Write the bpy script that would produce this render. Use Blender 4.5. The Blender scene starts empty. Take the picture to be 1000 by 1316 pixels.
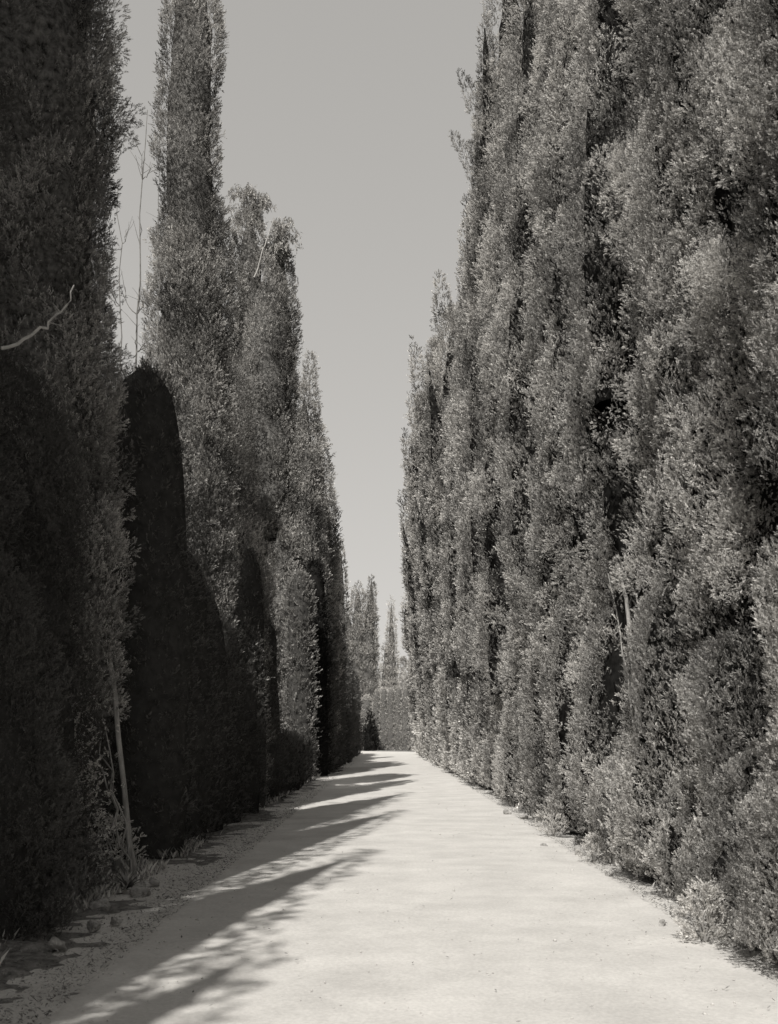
import bpy, math, random
import numpy as np
from mathutils import Vector

RS = np.random.RandomState(11)
rnd = random.Random(5)
C = bpy.context.scene.collection
scene = bpy.context.scene
PI = math.pi
FPX, HOR, VPX, CAMH = 1400.0, 945.0, 499.0, 1.5      # calibration of the lens on the photograph

# ------------------------------------------------------------------ materials
WARM = (1.0, 0.974, 0.933)


def grey(v):
    return (v * WARM[0], v * WARM[1], v * WARM[2], 1)


def new_mat(name):
    m = bpy.data.materials.new(name)
    m.use_nodes = True
    nt = m.node_tree
    nt.nodes.clear()
    return m, nt, nt.nodes, nt.links


def foliage_mat(name, lo, hi, transl=0.22, gloss=0.04):
    m, nt, N, L = new_mat(name)
    out = N.new('ShaderNodeOutputMaterial')
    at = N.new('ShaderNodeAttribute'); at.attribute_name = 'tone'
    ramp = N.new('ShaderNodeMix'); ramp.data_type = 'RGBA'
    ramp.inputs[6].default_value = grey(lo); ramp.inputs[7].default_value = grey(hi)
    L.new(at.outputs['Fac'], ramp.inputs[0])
    d = N.new('ShaderNodeBsdfDiffuse'); t = N.new('ShaderNodeBsdfTranslucent')
    g = N.new('ShaderNodeBsdfGlossy'); g.inputs['Roughness'].default_value = 0.45
    g.inputs['Color'].default_value = grey(0.8)
    L.new(ramp.outputs[2], d.inputs['Color']); L.new(ramp.outputs[2], t.inputs['Color'])
    m1 = N.new('ShaderNodeMixShader'); m1.inputs[0].default_value = transl
    L.new(d.outputs[0], m1.inputs[1]); L.new(t.outputs[0], m1.inputs[2])
    m2 = N.new('ShaderNodeMixShader'); m2.inputs[0].default_value = gloss
    L.new(m1.outputs[0], m2.inputs[1]); L.new(g.outputs[0], m2.inputs[2])
    L.new(m2.outputs[0], out.inputs['Surface'])
    return m


def rough_mat(name, lo, hi, scale, bump=0.3, detail=8, stretch=(1, 1, 1), fine=None, bdist=0.02):
    m, nt, N, L = new_mat(name)
    out = N.new('ShaderNodeOutputMaterial')
    tc = N.new('ShaderNodeTexCoord'); mp = N.new('ShaderNodeMapping')
    mp.inputs['Scale'].default_value = stretch
    L.new(tc.outputs['Object'], mp.inputs['Vector'])
    n1 = N.new('ShaderNodeTexNoise'); n1.inputs['Scale'].default_value = scale
    n1.inputs['Detail'].default_value = detail; n1.inputs['Roughness'].default_value = 0.65
    L.new(mp.outputs[0], n1.inputs['Vector'])
    cr = N.new('ShaderNodeValToRGB')
    cr.color_ramp.elements[0].position = 0.33; cr.color_ramp.elements[0].color = grey(lo)
    cr.color_ramp.elements[1].position = 0.67; cr.color_ramp.elements[1].color = grey(hi)
    L.new(n1.outputs['Fac'], cr.inputs[0])
    d = N.new('ShaderNodeBsdfDiffuse')
    col = cr.outputs[0]
    height = n1.outputs['Fac']
    if fine:
        n2 = N.new('ShaderNodeTexNoise'); n2.inputs['Scale'].default_value = fine
        n2.inputs['Detail'].default_value = 4; n2.inputs['Roughness'].default_value = 0.7
        L.new(mp.outputs[0], n2.inputs['Vector'])
        r2 = N.new('ShaderNodeMapRange'); r2.inputs[1].default_value = 0.3; r2.inputs[2].default_value = 0.7
        r2.inputs[3].default_value = 0.86; r2.inputs[4].default_value = 1.1
        L.new(n2.outputs['Fac'], r2.inputs[0])
        mx = N.new('ShaderNodeMix'); mx.data_type = 'RGBA'; mx.blend_type = 'MULTIPLY'
        mx.inputs[0].default_value = 1.0
        L.new(col, mx.inputs[6]); L.new(r2.outputs[0], mx.inputs[7])
        col = mx.outputs[2]
        ad = N.new('ShaderNodeMath'); ad.operation = 'MULTIPLY_ADD'; ad.inputs[1].default_value = 0.35
        L.new(n2.outputs['Fac'], ad.inputs[0]); L.new(n1.outputs['Fac'], ad.inputs[2])
        height = ad.outputs[0]
    L.new(col, d.inputs['Color'])
    if bump:
        b = N.new('ShaderNodeBump'); b.inputs['Strength'].default_value = bump
        b.inputs['Distance'].default_value = bdist
        L.new(height, b.inputs['Height']); L.new(b.outputs[0], d.inputs['Normal'])
    L.new(d.outputs[0], out.inputs['Surface'])
    return m


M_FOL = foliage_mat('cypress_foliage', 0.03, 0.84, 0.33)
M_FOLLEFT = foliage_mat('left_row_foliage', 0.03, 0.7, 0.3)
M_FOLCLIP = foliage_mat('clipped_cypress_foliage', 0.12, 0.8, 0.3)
M_FOLDARK = foliage_mat('shade_toned_hedge_foliage', 0.04, 0.135)  # darker copy of the foliage, hedge shade put into its colour
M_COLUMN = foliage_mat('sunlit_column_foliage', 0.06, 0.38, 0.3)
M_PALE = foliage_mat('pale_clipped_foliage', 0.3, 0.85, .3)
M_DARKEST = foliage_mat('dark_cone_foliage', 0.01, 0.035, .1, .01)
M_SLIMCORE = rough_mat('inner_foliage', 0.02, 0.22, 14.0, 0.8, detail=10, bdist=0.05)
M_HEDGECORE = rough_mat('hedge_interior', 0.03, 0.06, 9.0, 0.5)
M_CORE = rough_mat('crown_shade_core', 0.008, 0.022, 9.0, 0)  # near-black core paints the shade seen through gaps in the crown
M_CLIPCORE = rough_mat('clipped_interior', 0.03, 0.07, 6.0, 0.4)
M_FAR = foliage_mat('haze_toned_foliage', 0.25, 0.75, .3)  # distance haze put into these far colours: lighter, less contrast
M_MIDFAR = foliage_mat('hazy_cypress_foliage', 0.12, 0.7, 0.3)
M_FARCORE = rough_mat('haze_toned_interior', 0.08, 0.14, 2.0, 0)
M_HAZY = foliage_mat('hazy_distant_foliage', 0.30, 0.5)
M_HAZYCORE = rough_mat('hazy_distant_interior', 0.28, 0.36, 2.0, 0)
M_BARK = rough_mat('cypress_bark', 0.16, 0.42, 9.0, 0.7, stretch=(3, 3, 0.5), fine=60)
M_TWIG = rough_mat('dry_twig', 0.3, 0.55, 12.0, 0.3)
M_TWIGDARK = rough_mat('bare_sapling_bark', 0.14, 0.26, 12.0, 0.3)
M_PATH = rough_mat('pale_gravel', 0.48, 0.61, 1.3, 0.5, detail=14, fine=38, bdist=0.012)
M_VERGE = rough_mat('verge_soil', 0.10, 0.36, 9.0, 1.0, detail=14, fine=60, bdist=0.05)
M_GROUND = rough_mat('dry_earth', 0.16, 0.30, 0.6, 0.3, fine=20)
M_STONE = rough_mat('limestone', 0.2, 0.5, 14.0, 1.0, fine=70, bdist=.03)
M_LITTER = foliage_mat('dry_litter', 0.08, 0.26, 0.05, 0.02)
M_BLADE = foliage_mat('blade_leaf', 0.05, 0.16, 0.1, 0.08)


# ------------------------------------------------------------------ mesh helpers
def mesh_np(name, V, F, mats, tone=None, matidx=None, smooth=False):
    """V (n,3), F (m,4) quads"""
    me = bpy.data.meshes.new(name)
    V = np.asarray(V, np.float32); F = np.asarray(F, np.int32)
    k = F.shape[1]
    me.vertices.add(len(V)); me.vertices.foreach_set('co', V.ravel())
    me.loops.add(F.size); me.loops.foreach_set('vertex_index', F.ravel())
    me.polygons.add(len(F))
    me.polygons.foreach_set('loop_start', np.arange(0, F.size, k, dtype=np.int32))
    if matidx is not None:
        me.polygons.foreach_set('material_index', np.asarray(matidx, np.int32))
    if smooth:
        me.polygons.foreach_set('use_smooth', np.ones(len(F), bool))
    me.update(calc_edges=True)
    if tone is not None:
        a = me.attributes.new('tone', 'FLOAT', 'POINT')
        a.data.foreach_set('value', np.asarray(tone, np.float32))
    for m in mats:
        me.materials.append(m)
    return me


def link(name, me, parent=None, loc=None):
    o = bpy.data.objects.new(name, me)
    C.objects.link(o)
    if parent is not None:
        o.parent = parent
    if loc is not None:
        o.location = loc
    return o


def tag(o, label=None, cat=None, group=None, kind=None):
    for k, v in (('label', label), ('category', cat), ('group', group), ('kind', kind)):
        if v:
            o[k] = v
    return o


def empty(name, loc, label, cat, group=None):
    o = bpy.data.objects.new(name, None)
    C.objects.link(o); o.location = loc; o.empty_display_size = 0.3
    return tag(o, label, cat, group)


class MB:
    def __init__(s):
        s.V, s.F, s.T, s.n = [], [], [], 0

    def add(s, V, F, tone=0.5):
        V = np.asarray(V, float); F = np.asarray(F, int)
        s.V.append(V); s.F.append(F + s.n)
        s.T.append(np.full(len(V), tone) if np.isscalar(tone) else tone)
        s.n += len(V)

    def tube(s, pts, radii, sides=8, tone=0.5, wob=0.0):
        pts = np.asarray(pts, float)
        n = len(pts)
        tg = np.gradient(pts, axis=0)
        tg /= np.linalg.norm(tg, axis=1)[:, None] + 1e-9
        up = np.array([0.3, 0.2, 1.0]) if abs(tg[0][2]) < 0.7 else np.array([1.0, 0.1, 0.0])
        V = []
        ph = np.linspace(0, 2 * PI, sides, endpoint=False)
        prev = up
        for i in range(n):
            a = np.cross(tg[i], prev); a /= np.linalg.norm(a) + 1e-9
            b = np.cross(tg[i], a)
            rr = radii[i] * (1 + wob * np.sin(3 * ph + i * 0.15) + wob * 0.6 * np.sin(5 * ph + 1 + i * 0.1))
            V.append(pts[i] + rr[:, None] * (np.cos(ph)[:, None] * a + np.sin(ph)[:, None] * b))
        V = np.concatenate(V + [pts[:1], pts[-1:]])
        F = []
        for i in range(n - 1):
            for j in range(sides):
                k = (j + 1) % sides
                F.append((i * sides + j, i * sides + k, (i + 1) * sides + k, (i + 1) * sides + j))
        s.add(V, F, tone)

    def build(s, name, mats, parent=None, smooth=True):
        me = mesh_np(name, np.concatenate(s.V), np.concatenate(s.F), mats, tone=np.concatenate(s.T), smooth=smooth)
        return link(name, me, parent)


def curve_pts(p0, p1, n=10, bend=(0, 0, 0), jit=0.0, seed=0):
    r = np.random.RandomState(seed)
    t = np.linspace(0, 1, n)[:, None]
    p = np.array(p0)[None] * (1 - t) + np.array(p1)[None] * t + np.array(bend)[None] * (4 * t * (1 - t))
    j = r.normal(0, 1, (n, 3)) * jit
    j[0] = 0
    return p + j


# ------------------------------------------------------------------ foliage
def tuft_template(k, r, wid, kind, lf=1.0):
    """k kite-shaped leaflets along a little branchlet of length 1 (+Z)"""
    V, T = [], []
    for i in range(k):
        t = (i + 0.6) / k
        az = i * 2.4 + r.uniform(-0.5, 0.5)
        ang = r.uniform(0.25, 0.75) * (1.15 - 0.7 * t) if k < 9 else r.uniform(0.2, 0.95) * (1.15 - 0.6 * t)
        ln = r.uniform(0.24, 0.42) * (1.1 - 0.4 * t) * lf
        base = np.array([r.normal(0, 0.03), r.normal(0, 0.03), t * 0.68])
        d = np.array([math.sin(ang) * math.cos(az), math.sin(ang) * math.sin(az), math.cos(ang)])
        s = np.cross(d, r.normal(0, 1, 3)); s /= np.linalg.norm(s)
        w = wid * r.uniform(0.7, 1.3)
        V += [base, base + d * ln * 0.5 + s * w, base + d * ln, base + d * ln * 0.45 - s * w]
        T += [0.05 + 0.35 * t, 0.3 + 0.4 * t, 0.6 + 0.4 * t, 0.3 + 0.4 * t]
    return np.array(V), np.array(T)


TR = np.random.RandomState(3)
TPL = {
    0: [tuft_template(11, TR, 0.040, 0, 0.95) for _ in range(14)],
    1: [tuft_template(9, TR, 0.050, 0, 1.0) for _ in range(12)],
    2: [tuft_template(6, TR, 0.075, 0, 1.05) for _ in range(10)],
    3: [tuft_template(6, TR, 0.085, 0, 1.05) for _ in range(8)],
}


def tufts(P, D, S, TONE, lod, r):
    """oriented tufts -> (V, T); every 4 verts is a quad"""
    tp = TPL[lod]
    which = r.randint(0, len(tp), len(P))
    VV, TT = [], []
    D = D / (np.linalg.norm(D, axis=1)[:, None] + 1e-9)
    A = np.cross(D, r.normal(0, 1, D.shape)); A /= np.linalg.norm(A, axis=1)[:, None] + 1e-9
    B = np.cross(D, A)
    for i, (tv, tt) in enumerate(tp):
        m = which == i
        if not m.any():
            continue
        p, a, b, d, s = P[m], A[m], B[m], D[m], S[m]
        v = (tv[None, :, 0, None] * a[:, None] + tv[None, :, 1, None] * b[:, None] + tv[None, :, 2, None] * d[:, None])
        v = p[:, None] + v * s[:, None, None]
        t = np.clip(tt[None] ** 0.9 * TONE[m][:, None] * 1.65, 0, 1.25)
        VV.append(v.reshape(-1, 3)); TT.append(t.ravel())
    return np.concatenate(VV), np.concatenate(TT)


def snoise(P, scale, seed, oct=3):
    r = np.random.RandomState(seed)
    o = np.zeros(len(P)); amp = 1.0; tot = 0
    for k in range(oct):
        for j in range(4):
            d = r.normal(0, 1, 3); d /= np.linalg.norm(d)
            o += amp * np.sin((P @ d) * scale * (1.9 ** k) * r.uniform(0.7, 1.3) + r.uniform(0, 6.28))
        tot += amp * 2.0; amp *= 0.55
    return o / tot


def sp(x, y, h, R, z0=0.0, dx=0.0, dy=0.0, shape='flame', bot=0.85, amp=0.13, seed=None):
    return dict(x=x, y=y, h=h, R=R, z0=z0, dx=dx, dy=dy, shape=shape, bot=bot, amp=amp,
                seed=int(abs(x * 131 + y * 17 + h * 7)) % 9999 if seed is None else seed)


def sp_axis(s, z):
    t = np.clip((z - s['z0']) / (s['h'] - s['z0']), 0, 1)
    return s['x'] + s['dx'] * t ** 1.5, s['y'] + s['dy'] * t ** 1.5


def sp_rad(s, z, phi=None):
    t = (z - s['z0']) / (s['h'] - s['z0'])
    tc = np.clip(t, 0, 1)
    if s['shape'] == 'flame':
        r = (s['bot'] + (1 - s['bot']) * np.clip(tc / 0.25, 0, 1)) * np.clip(1 - tc ** 2.4, 0, 1) ** 0.75
    elif s['shape'] == 'spire':
        r = (s['bot'] + (1 - s['bot']) * np.clip(tc / 0.2, 0, 1)) * np.clip(1 - tc ** 2.0, 0, 1) ** 1.0
    elif s['shape'] == 'full':
        r = (s['bot'] + (1 - s['bot']) * np.clip(tc / 0.3, 0, 1)) * np.clip(1 - tc ** 6, 0, 1) ** 0.6
    else:                                                   # clipped, domed top
        r = (s['bot'] + (1 - s['bot']) * np.clip(tc / 0.2, 0, 1)) * np.clip(1 - tc ** 14, 0, 1) ** 0.5 * (1 - 0.13 * tc)
    r = r * s['R']
    if phi is not None and s['amp'] > 0:
        q = s['seed']
        am = s['amp']
        r = r * (1 + am * (0.4 * np.sin(2 * phi + q + z * 0.55) + 0.35 * np.sin(3 * phi - z * 0.85 + q * 2.1)
                           + 0.6 * np.sin(z * 1.7 + q * 1.3 + 1.5 * np.sin(phi + q)) + 0.4 * np.sin(5 * phi + z * 0.9 + q)
                           + 0.35 * np.sin(z * 3.3 + 2 * phi + q * 0.7)))
        if s['shape'] != 'clip':
            f = 1.15 / max(s['R'], .5)
            r = r + min(s['R'], 1.3) * am * (0.55 * np.sin(z * 4.1 * f + 2.3 * phi + q) * np.sin(4 * phi + q * 1.9 + z * 0.8)
                                             + 0.45 * np.sin(z * 6.7 * f - 5 * phi + q * 0.3) * np.clip(1.2 - tc, 0, 1))
    return np.where((t < 0) | (t > 1), 0, np.maximum(r, 0.03))


ALL_SP = []          # (owner id, spindle) used to skip foliage buried inside a neighbour


def d_out(d, out):
    return np.clip((d * out).sum(1), 0, 1)


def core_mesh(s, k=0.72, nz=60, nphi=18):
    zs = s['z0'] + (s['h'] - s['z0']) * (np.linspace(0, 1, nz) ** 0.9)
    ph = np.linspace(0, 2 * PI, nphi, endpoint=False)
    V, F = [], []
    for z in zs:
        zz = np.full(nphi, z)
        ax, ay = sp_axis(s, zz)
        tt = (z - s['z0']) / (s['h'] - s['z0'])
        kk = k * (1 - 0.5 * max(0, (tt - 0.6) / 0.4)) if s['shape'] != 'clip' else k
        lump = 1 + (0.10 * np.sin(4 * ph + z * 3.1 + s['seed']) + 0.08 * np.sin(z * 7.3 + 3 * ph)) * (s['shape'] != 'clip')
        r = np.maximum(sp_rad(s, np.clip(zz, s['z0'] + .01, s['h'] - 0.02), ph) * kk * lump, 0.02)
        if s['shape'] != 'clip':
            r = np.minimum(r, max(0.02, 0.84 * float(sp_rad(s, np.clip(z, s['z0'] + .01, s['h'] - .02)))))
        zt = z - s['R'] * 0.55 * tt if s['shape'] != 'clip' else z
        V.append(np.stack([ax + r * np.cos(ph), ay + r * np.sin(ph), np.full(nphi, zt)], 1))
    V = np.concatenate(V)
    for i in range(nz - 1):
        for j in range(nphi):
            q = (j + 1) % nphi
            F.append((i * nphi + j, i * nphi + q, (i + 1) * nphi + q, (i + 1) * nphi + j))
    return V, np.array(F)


def crown(name, parent, spindles, mats, seed, oid, tuft=None, hole=0.30, rough=1.0, dens=1.0,
          clipped=False, lod=None, holes=(), tone=(0.42, 1.1), droop=0.0, corek=0.6, ckf=None, zvis=True, cull=True, zmin=0.0):
    r = np.random.RandomState(seed)
    Ps, Ds, Ss, Ts = [], [], [], []
    for s in spindles:
        s['ck'] = ckf if ckf else 0.86 if clipped else float(np.interp(s['R'], [0.6, 1.5], [0.88, 0.64]))
    cores = [core_mesh(s, s['ck']) for s in spindles if s['R'] > 0.4 or clipped or len(spindles) == 1]
    dist0 = min(max(s['y'], 2.0) for s in spindles)
    z_ = np.hypot(dist0, 0)
    if tuft is None:
        tuft = min(0.044 + 0.0032 * max(z_, 6), 0.36)
    if clipped:
        tuft *= 1.0
    if lod is None:
        lod = 0 if z_ < 14 else 1 if z_ < 28 else 2 if z_ < 60 else 3
    lod_far = 3
    for si, s in enumerate(spindles):
        H = s['h'] - s['z0']
        spc = (0.235 if not clipped else 0.12) * (1 if z_ < 25 else 1.2 if z_ < 50 else 1.6) * (1.0 if clipped else rough ** 0.4)
        area = 2 * PI * s['R'] * H
        n = int(area / spc ** 2 * 1.15 * dens)
        z = s['z0'] + H * r.uniform(0.0, 1, n)
        phi = r.uniform(0, 2 * PI, n)
        rad = sp_rad(s, z, phi)
        keep = r.uniform(0, 1, n) < np.maximum(rad / s['R'], 0.25)
        z, phi, rad = z[keep], phi[keep], rad[keep]
        if s['shape'] in ('clip', 'full'):
            m2 = int((n * 0.7 * s['R'] / H + 30) * (1 if clipped else .6))
            z2 = s['h'] - s['R'] * 0.5 * r.uniform(0, 1, m2) ** 2.2 - 0.01; p2 = r.uniform(0, 2 * PI, m2)
            z = np.append(z, z2); phi = np.append(phi, p2); rad = np.append(rad, sp_rad(s, z2, p2) * np.sqrt(r.uniform(.05, 1, m2)))
        ax, ay = sp_axis(s, z)
        out = np.stack([np.cos(phi), np.sin(phi), np.zeros_like(phi)], 1)
        slope = np.clip((sp_rad(s, z) - sp_rad(s, np.minimum(z + 0.2, s['h']))) / 0.2, 0, 3)
        P = np.stack([ax, ay, z], 1) + out * rad[:, None]
        # culling
        toc = np.array([0, 0, CAMH]) - P
        toc /= np.linalg.norm(toc, axis=1)[:, None]
        facing = (out * toc).sum(1) + 0.4 * slope
        pr = np.where(facing > -0.25, 1.0, 0.12) if cull else np.full(len(P), 0.8)
        if zvis:   # far above the picture frame
            lim = CAMH + (HOR + 90) / FPX * np.maximum(P[:, 1], 1.0) + 0.6
            pr = np.where(P[:, 2] > lim, 0.15, pr)
        offx = np.abs(P[:, 0] / np.maximum(P[:, 1], .5) * FPX + (VPX - 500)) > 780
        pr = np.where(offx, pr * 0.3, pr)
        keep = r.uniform(0, 1, len(P)) < pr
        keep &= P[:, 2] > zmin
        # buried in neighbours
        for (o2, s2) in ALL_SP:
            if s2 is s or abs(s2['x'] - s['x']) > 4 or abs(s2['y'] - s['y']) > 4:
                continue
            a2, b2 = sp_axis(s2, P[:, 2])
            rr = sp_rad(s2, P[:, 2])
            keep &= ~(np.hypot(P[:, 0] - a2, P[:, 1] - b2) < rr * 0.72)
        gn = snoise(P, 3.6, seed * 3 + si, 3)
        if not clipped:
            thr = np.percentile(gn, 100 * hole * 0.95) if len(gn) else 0
            keep &= (gn > thr) | (r.uniform(0, 1, len(P)) < 0.10)
        for (hx, hy, hz, ra, rb) in holes:
            dd = ((P[:, 0] - hx) / ra) ** 2 + ((P[:, 1] - hy) / ra) ** 2 + ((P[:, 2] - hz) / rb) ** 2
            keep &= dd > 1
        P, out, rad, facing, gn, slope = P[keep], out[keep], rad[keep], facing[keep], gn[keep], slope[keep]
        n = len(P)
        if n == 0:
            continue
        if clipped:
            m = max(1, int(3.0 * dens))
            idx = np.repeat(np.arange(n), m)
            D = out[idx] * r.uniform(0.3, 1.0, (len(idx), 1)) + np.array([0, 0, 1.0]) * (0.6 + slope[idx][:, None]) + r.normal(0, 0.35, (len(idx), 3))
            Pp = P[idx] + r.normal(0, 0.05, (len(idx), 3)) - out[idx] * r.uniform(-0.02, 0.13, (len(idx), 1))
            Ps.append(Pp); Ds.append(D)
            Ss.append(tuft * r.uniform(0.7, 1.35, len(idx)) * np.where(r.uniform(0, 1, len(idx)) < .08, 2.0, 1.0))
            Ts.append(r.uniform(tone[0], tone[1], len(idx)) * (0.85 + 0.25 * gn[idx]))
            continue
        # clumps (sprays) rising out of the surface
        big = 1 if z_ < 40 else 1.3
        Lc = r.uniform(0.14, 0.40, n) * rough * big * np.clip(s['R'] / 1.2, 0.5, 1.15)
        Rc = r.uniform(0.08, 0.17, n) * rough ** 0.5 * big * np.clip(s['R'] / 1.2, 0.6, 1.1)
        d = out * r.uniform(0.1, 1.1, n)[:, None] + np.array([0, 0, 1.0]) * (r.uniform(-0.15, 1.0, n) + slope * 0.8)[:, None] + r.normal(0, 0.42, (n, 3))
        if droop > 0:
            d[:, 2] -= droop * r.uniform(0.2, 1, n) * 1.5
        d /= np.linalg.norm(d, axis=1)[:, None]
        offs = Rc * 1.0 + d_out(d, out) * Lc * r.uniform(0.5, 1.1, n) + r.uniform(-0.08, 0.26, n) * rough
        pit = np.clip(0.15 - snoise(P, 2.1, seed * 5 + si, 2) * 1.3, 0, 1) if s['R'] > 0.8 and z_ < 60 else np.zeros(n)
        c0 = P - out * np.minimum(offs + pit * 0.34, (1 - s['ck']) * 1.0 * rad)[:, None]
        pit_shade = pit if z_ < 60 else 0
        ctone = np.clip(r.uniform(tone[0], tone[1], n) + 0.38 * gn - 0.45 * pit_shade, 0.12, 1.2)  # pits also toned darker, recess shade put into the colour
        m = np.maximum(3, (Lc * Rc * 7.0 / tuft ** 2 * dens * 1.1)).astype(int)
        idx = np.repeat(np.arange(n), m)
        t = r.uniform(0, 1, len(idx)) ** 0.8
        pro = np.sqrt(np.clip(np.sin(np.clip(t * 0.9 + 0.1, 0, 1) * PI), 0.02, 1)) * Rc[idx]
        rv = r.normal(0, 1, (len(idx), 3))
        dd = d[idx]
        rv -= (rv * dd).sum(1)[:, None] * dd
        rv /= np.linalg.norm(rv, axis=1)[:, None] + 1e-9
        q = r.uniform(0.35, 1, len(idx)) ** 0.6
        Pp = c0[idx] + dd * (t * Lc[idx])[:, None] + rv * (pro * q)[:, None]
        D = dd * 0.7 + rv * 0.8 + r.normal(0, 0.3, rv.shape) + out[idx] * 0.25 + np.array([0, 0, 0.4])
        if droop > 0:
            D[:, 2] -= droop
        ni = int(area / (tuft * 0.62) ** 2 * np.interp(s['R'], [.6, 1.3], [2.6, 1.35]))
        zi = s['z0'] + H * r.uniform(0.0, 1, ni); pi_ = r.uniform(0, 2 * PI, ni)
        ri = sp_rad(s, zi, pi_); axi, ayi = sp_axis(s, zi)
        oi = np.stack([np.cos(pi_), np.sin(pi_), np.zeros(ni)], 1)
        Pi = np.stack([axi, ayi, zi], 1) + oi * (ri * (s['ck'] + r.uniform(-0.02, 0.24, ni)))[:, None]
        ti = np.array([0, 0, CAMH]) - Pi; ti /= np.linalg.norm(ti, axis=1)[:, None]
        ki = (r.uniform(0, 1, ni) < np.maximum(ri / s['R'], .1)) & (((oi * ti).sum(1) > -0.25) | (r.uniform(0, 1, ni) < .15)) & (Pi[:, 2] > zmin)
        ki &= (np.abs(Pi[:, 0] / np.maximum(Pi[:, 1], .5) * FPX) < 780) | (r.uniform(0, 1, ni) < .25)
        if zvis:
            ki &= (Pi[:, 2] < CAMH + (HOR + 90) / FPX * np.maximum(Pi[:, 1], 1.0) + 0.6) | (r.uniform(0, 1, ni) < .2)
        for (o2, s2) in ALL_SP:
            if s2 is s or abs(s2['x'] - s['x']) > 4 or abs(s2['y'] - s['y']) > 4:
                continue
            a2, b2 = sp_axis(s2, Pi[:, 2])
            ki &= ~(np.hypot(Pi[:, 0] - a2, Pi[:, 1] - b2) < sp_rad(s2, Pi[:, 2]) * 0.6)
        ki &= (snoise(Pi, 3.6, seed * 3 + si, 3) > (thr if not clipped else -9)) | (r.uniform(0, 1, ni) < (.3 if s['R'] > 1.0 else .7))
        for (hx, hy, hz, ra, rb) in holes:
            ki &= ((Pi[:, 0] - hx) / ra) ** 2 + ((Pi[:, 1] - hy) / ra) ** 2 + ((Pi[:, 2] - hz) / rb) ** 2 > 1
        Pi, oi = Pi[ki], oi[ki]
        Ps.append(Pi); Ds.append(oi * r.uniform(.1, 1, (len(Pi), 1)) + np.array([0, 0, .9]) + r.normal(0, .35, Pi.shape))
        Ss.append(tuft * r.uniform(0.8, 1.5, len(Pi))); Ts.append(r.uniform(0.15, 0.75, len(Pi)) * np.clip(.85 + 1.1 * snoise(Pi, 3.6, seed * 3 + si, 3), .12, 1.3))  # fill painted darker within the gaps, where shade would sit
        Ps.append(Pp); Ds.append(D)
        Ss.append(tuft * r.uniform(0.6, 1.3, len(idx)))
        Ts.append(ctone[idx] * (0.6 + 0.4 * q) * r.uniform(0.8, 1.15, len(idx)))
    P = np.concatenate(Ps); D = np.concatenate(Ds); S = np.concatenate(Ss); T = np.concatenate(Ts)
    ok = P[:, 2] > 0.02
    P, D, S, T = P[ok], D[ok], S[ok], T[ok]
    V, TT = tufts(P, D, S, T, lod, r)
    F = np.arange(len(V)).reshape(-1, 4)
    mi = np.zeros(len(F), int)
    Vs, Fs, Ms, To = [V], [F], [mi], [TT]
    off = len(V)
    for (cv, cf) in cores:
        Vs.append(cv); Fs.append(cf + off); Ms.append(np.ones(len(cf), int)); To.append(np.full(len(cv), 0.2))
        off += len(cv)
    base = np.array(parent.location) if parent is not None else np.zeros(3)
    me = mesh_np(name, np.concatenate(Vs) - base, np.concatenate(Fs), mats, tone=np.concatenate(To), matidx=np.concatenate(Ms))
    STAT.append((name, len(F)))
    return link(name, me, parent)


STAT = []


def trunk(parent, base, top, r0, r1, seed, name='trunk', bend=(0, 0, 0), mat=None, flare=1.5, sides=10):
    b = np.array(parent.location)
    pts = curve_pts(np.array(base) - b, np.array(top) - b, 12, bend, 0.012, seed)
    t = np.linspace(0, 1, 12)
    rad = r0 * (1 - t) + r1 * t
    rad[0] *= flare; rad[1] *= 1 + (flare - 1) * 0.35
    mb = MB(); mb.tube(pts, rad, sides, 0.5, wob=0.09)
    return mb.build(name, [mat or M_BARK], parent)


TREES = []


def plan(kind, label, cat, group, spindles, **kw):
    oid = len(TREES)
    for s in spindles:
        if not kw.get('ghost'):
            ALL_SP.append((oid, s))
    TREES.append(dict(kind=kind, label=label, cat=cat, group=group, sps=spindles, kw=kw))


def lobes(x, y, h, R, seed, n=3, full='flame', lean=0.0):
    """a fastigiate cypress: one main spire and smaller ones pressed against it"""
    r = np.random.RandomState(seed)
    out = [sp(x, y, h, R, dx=lean + r.uniform(-.15, .15), dy=r.uniform(-.1, .1), shape=full, seed=seed, amp=0.16)]
    for i in range(n):
        a = r.uniform(0, 2 * PI) if i else PI * 1.1
        out.append(sp(x + math.cos(a) * R * 0.55, y + math.sin(a) * R * 0.6, h * r.uniform(0.62, 0.93), R * r.uniform(0.45, 0.68),
                      z0=r.uniform(0, h * 0.3), dx=math.cos(a) * 0.25 + lean, dy=math.sin(a) * 0.2, seed=seed * 7 + i, amp=0.14))
    out.append(sp(x - .25, y + 1.75, h * .88, R * .86, dx=lean, seed=seed * 5, amp=0.16, shape='full'))
    return out


GL = 'tall cypresses along the left side of the path'
GR = 'tall cypresses along the right side of the path'
GCL = 'clipped cypress columns along the left side of the path'
GCR = 'clipped low growth at the foot of the right cypress row'

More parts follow.
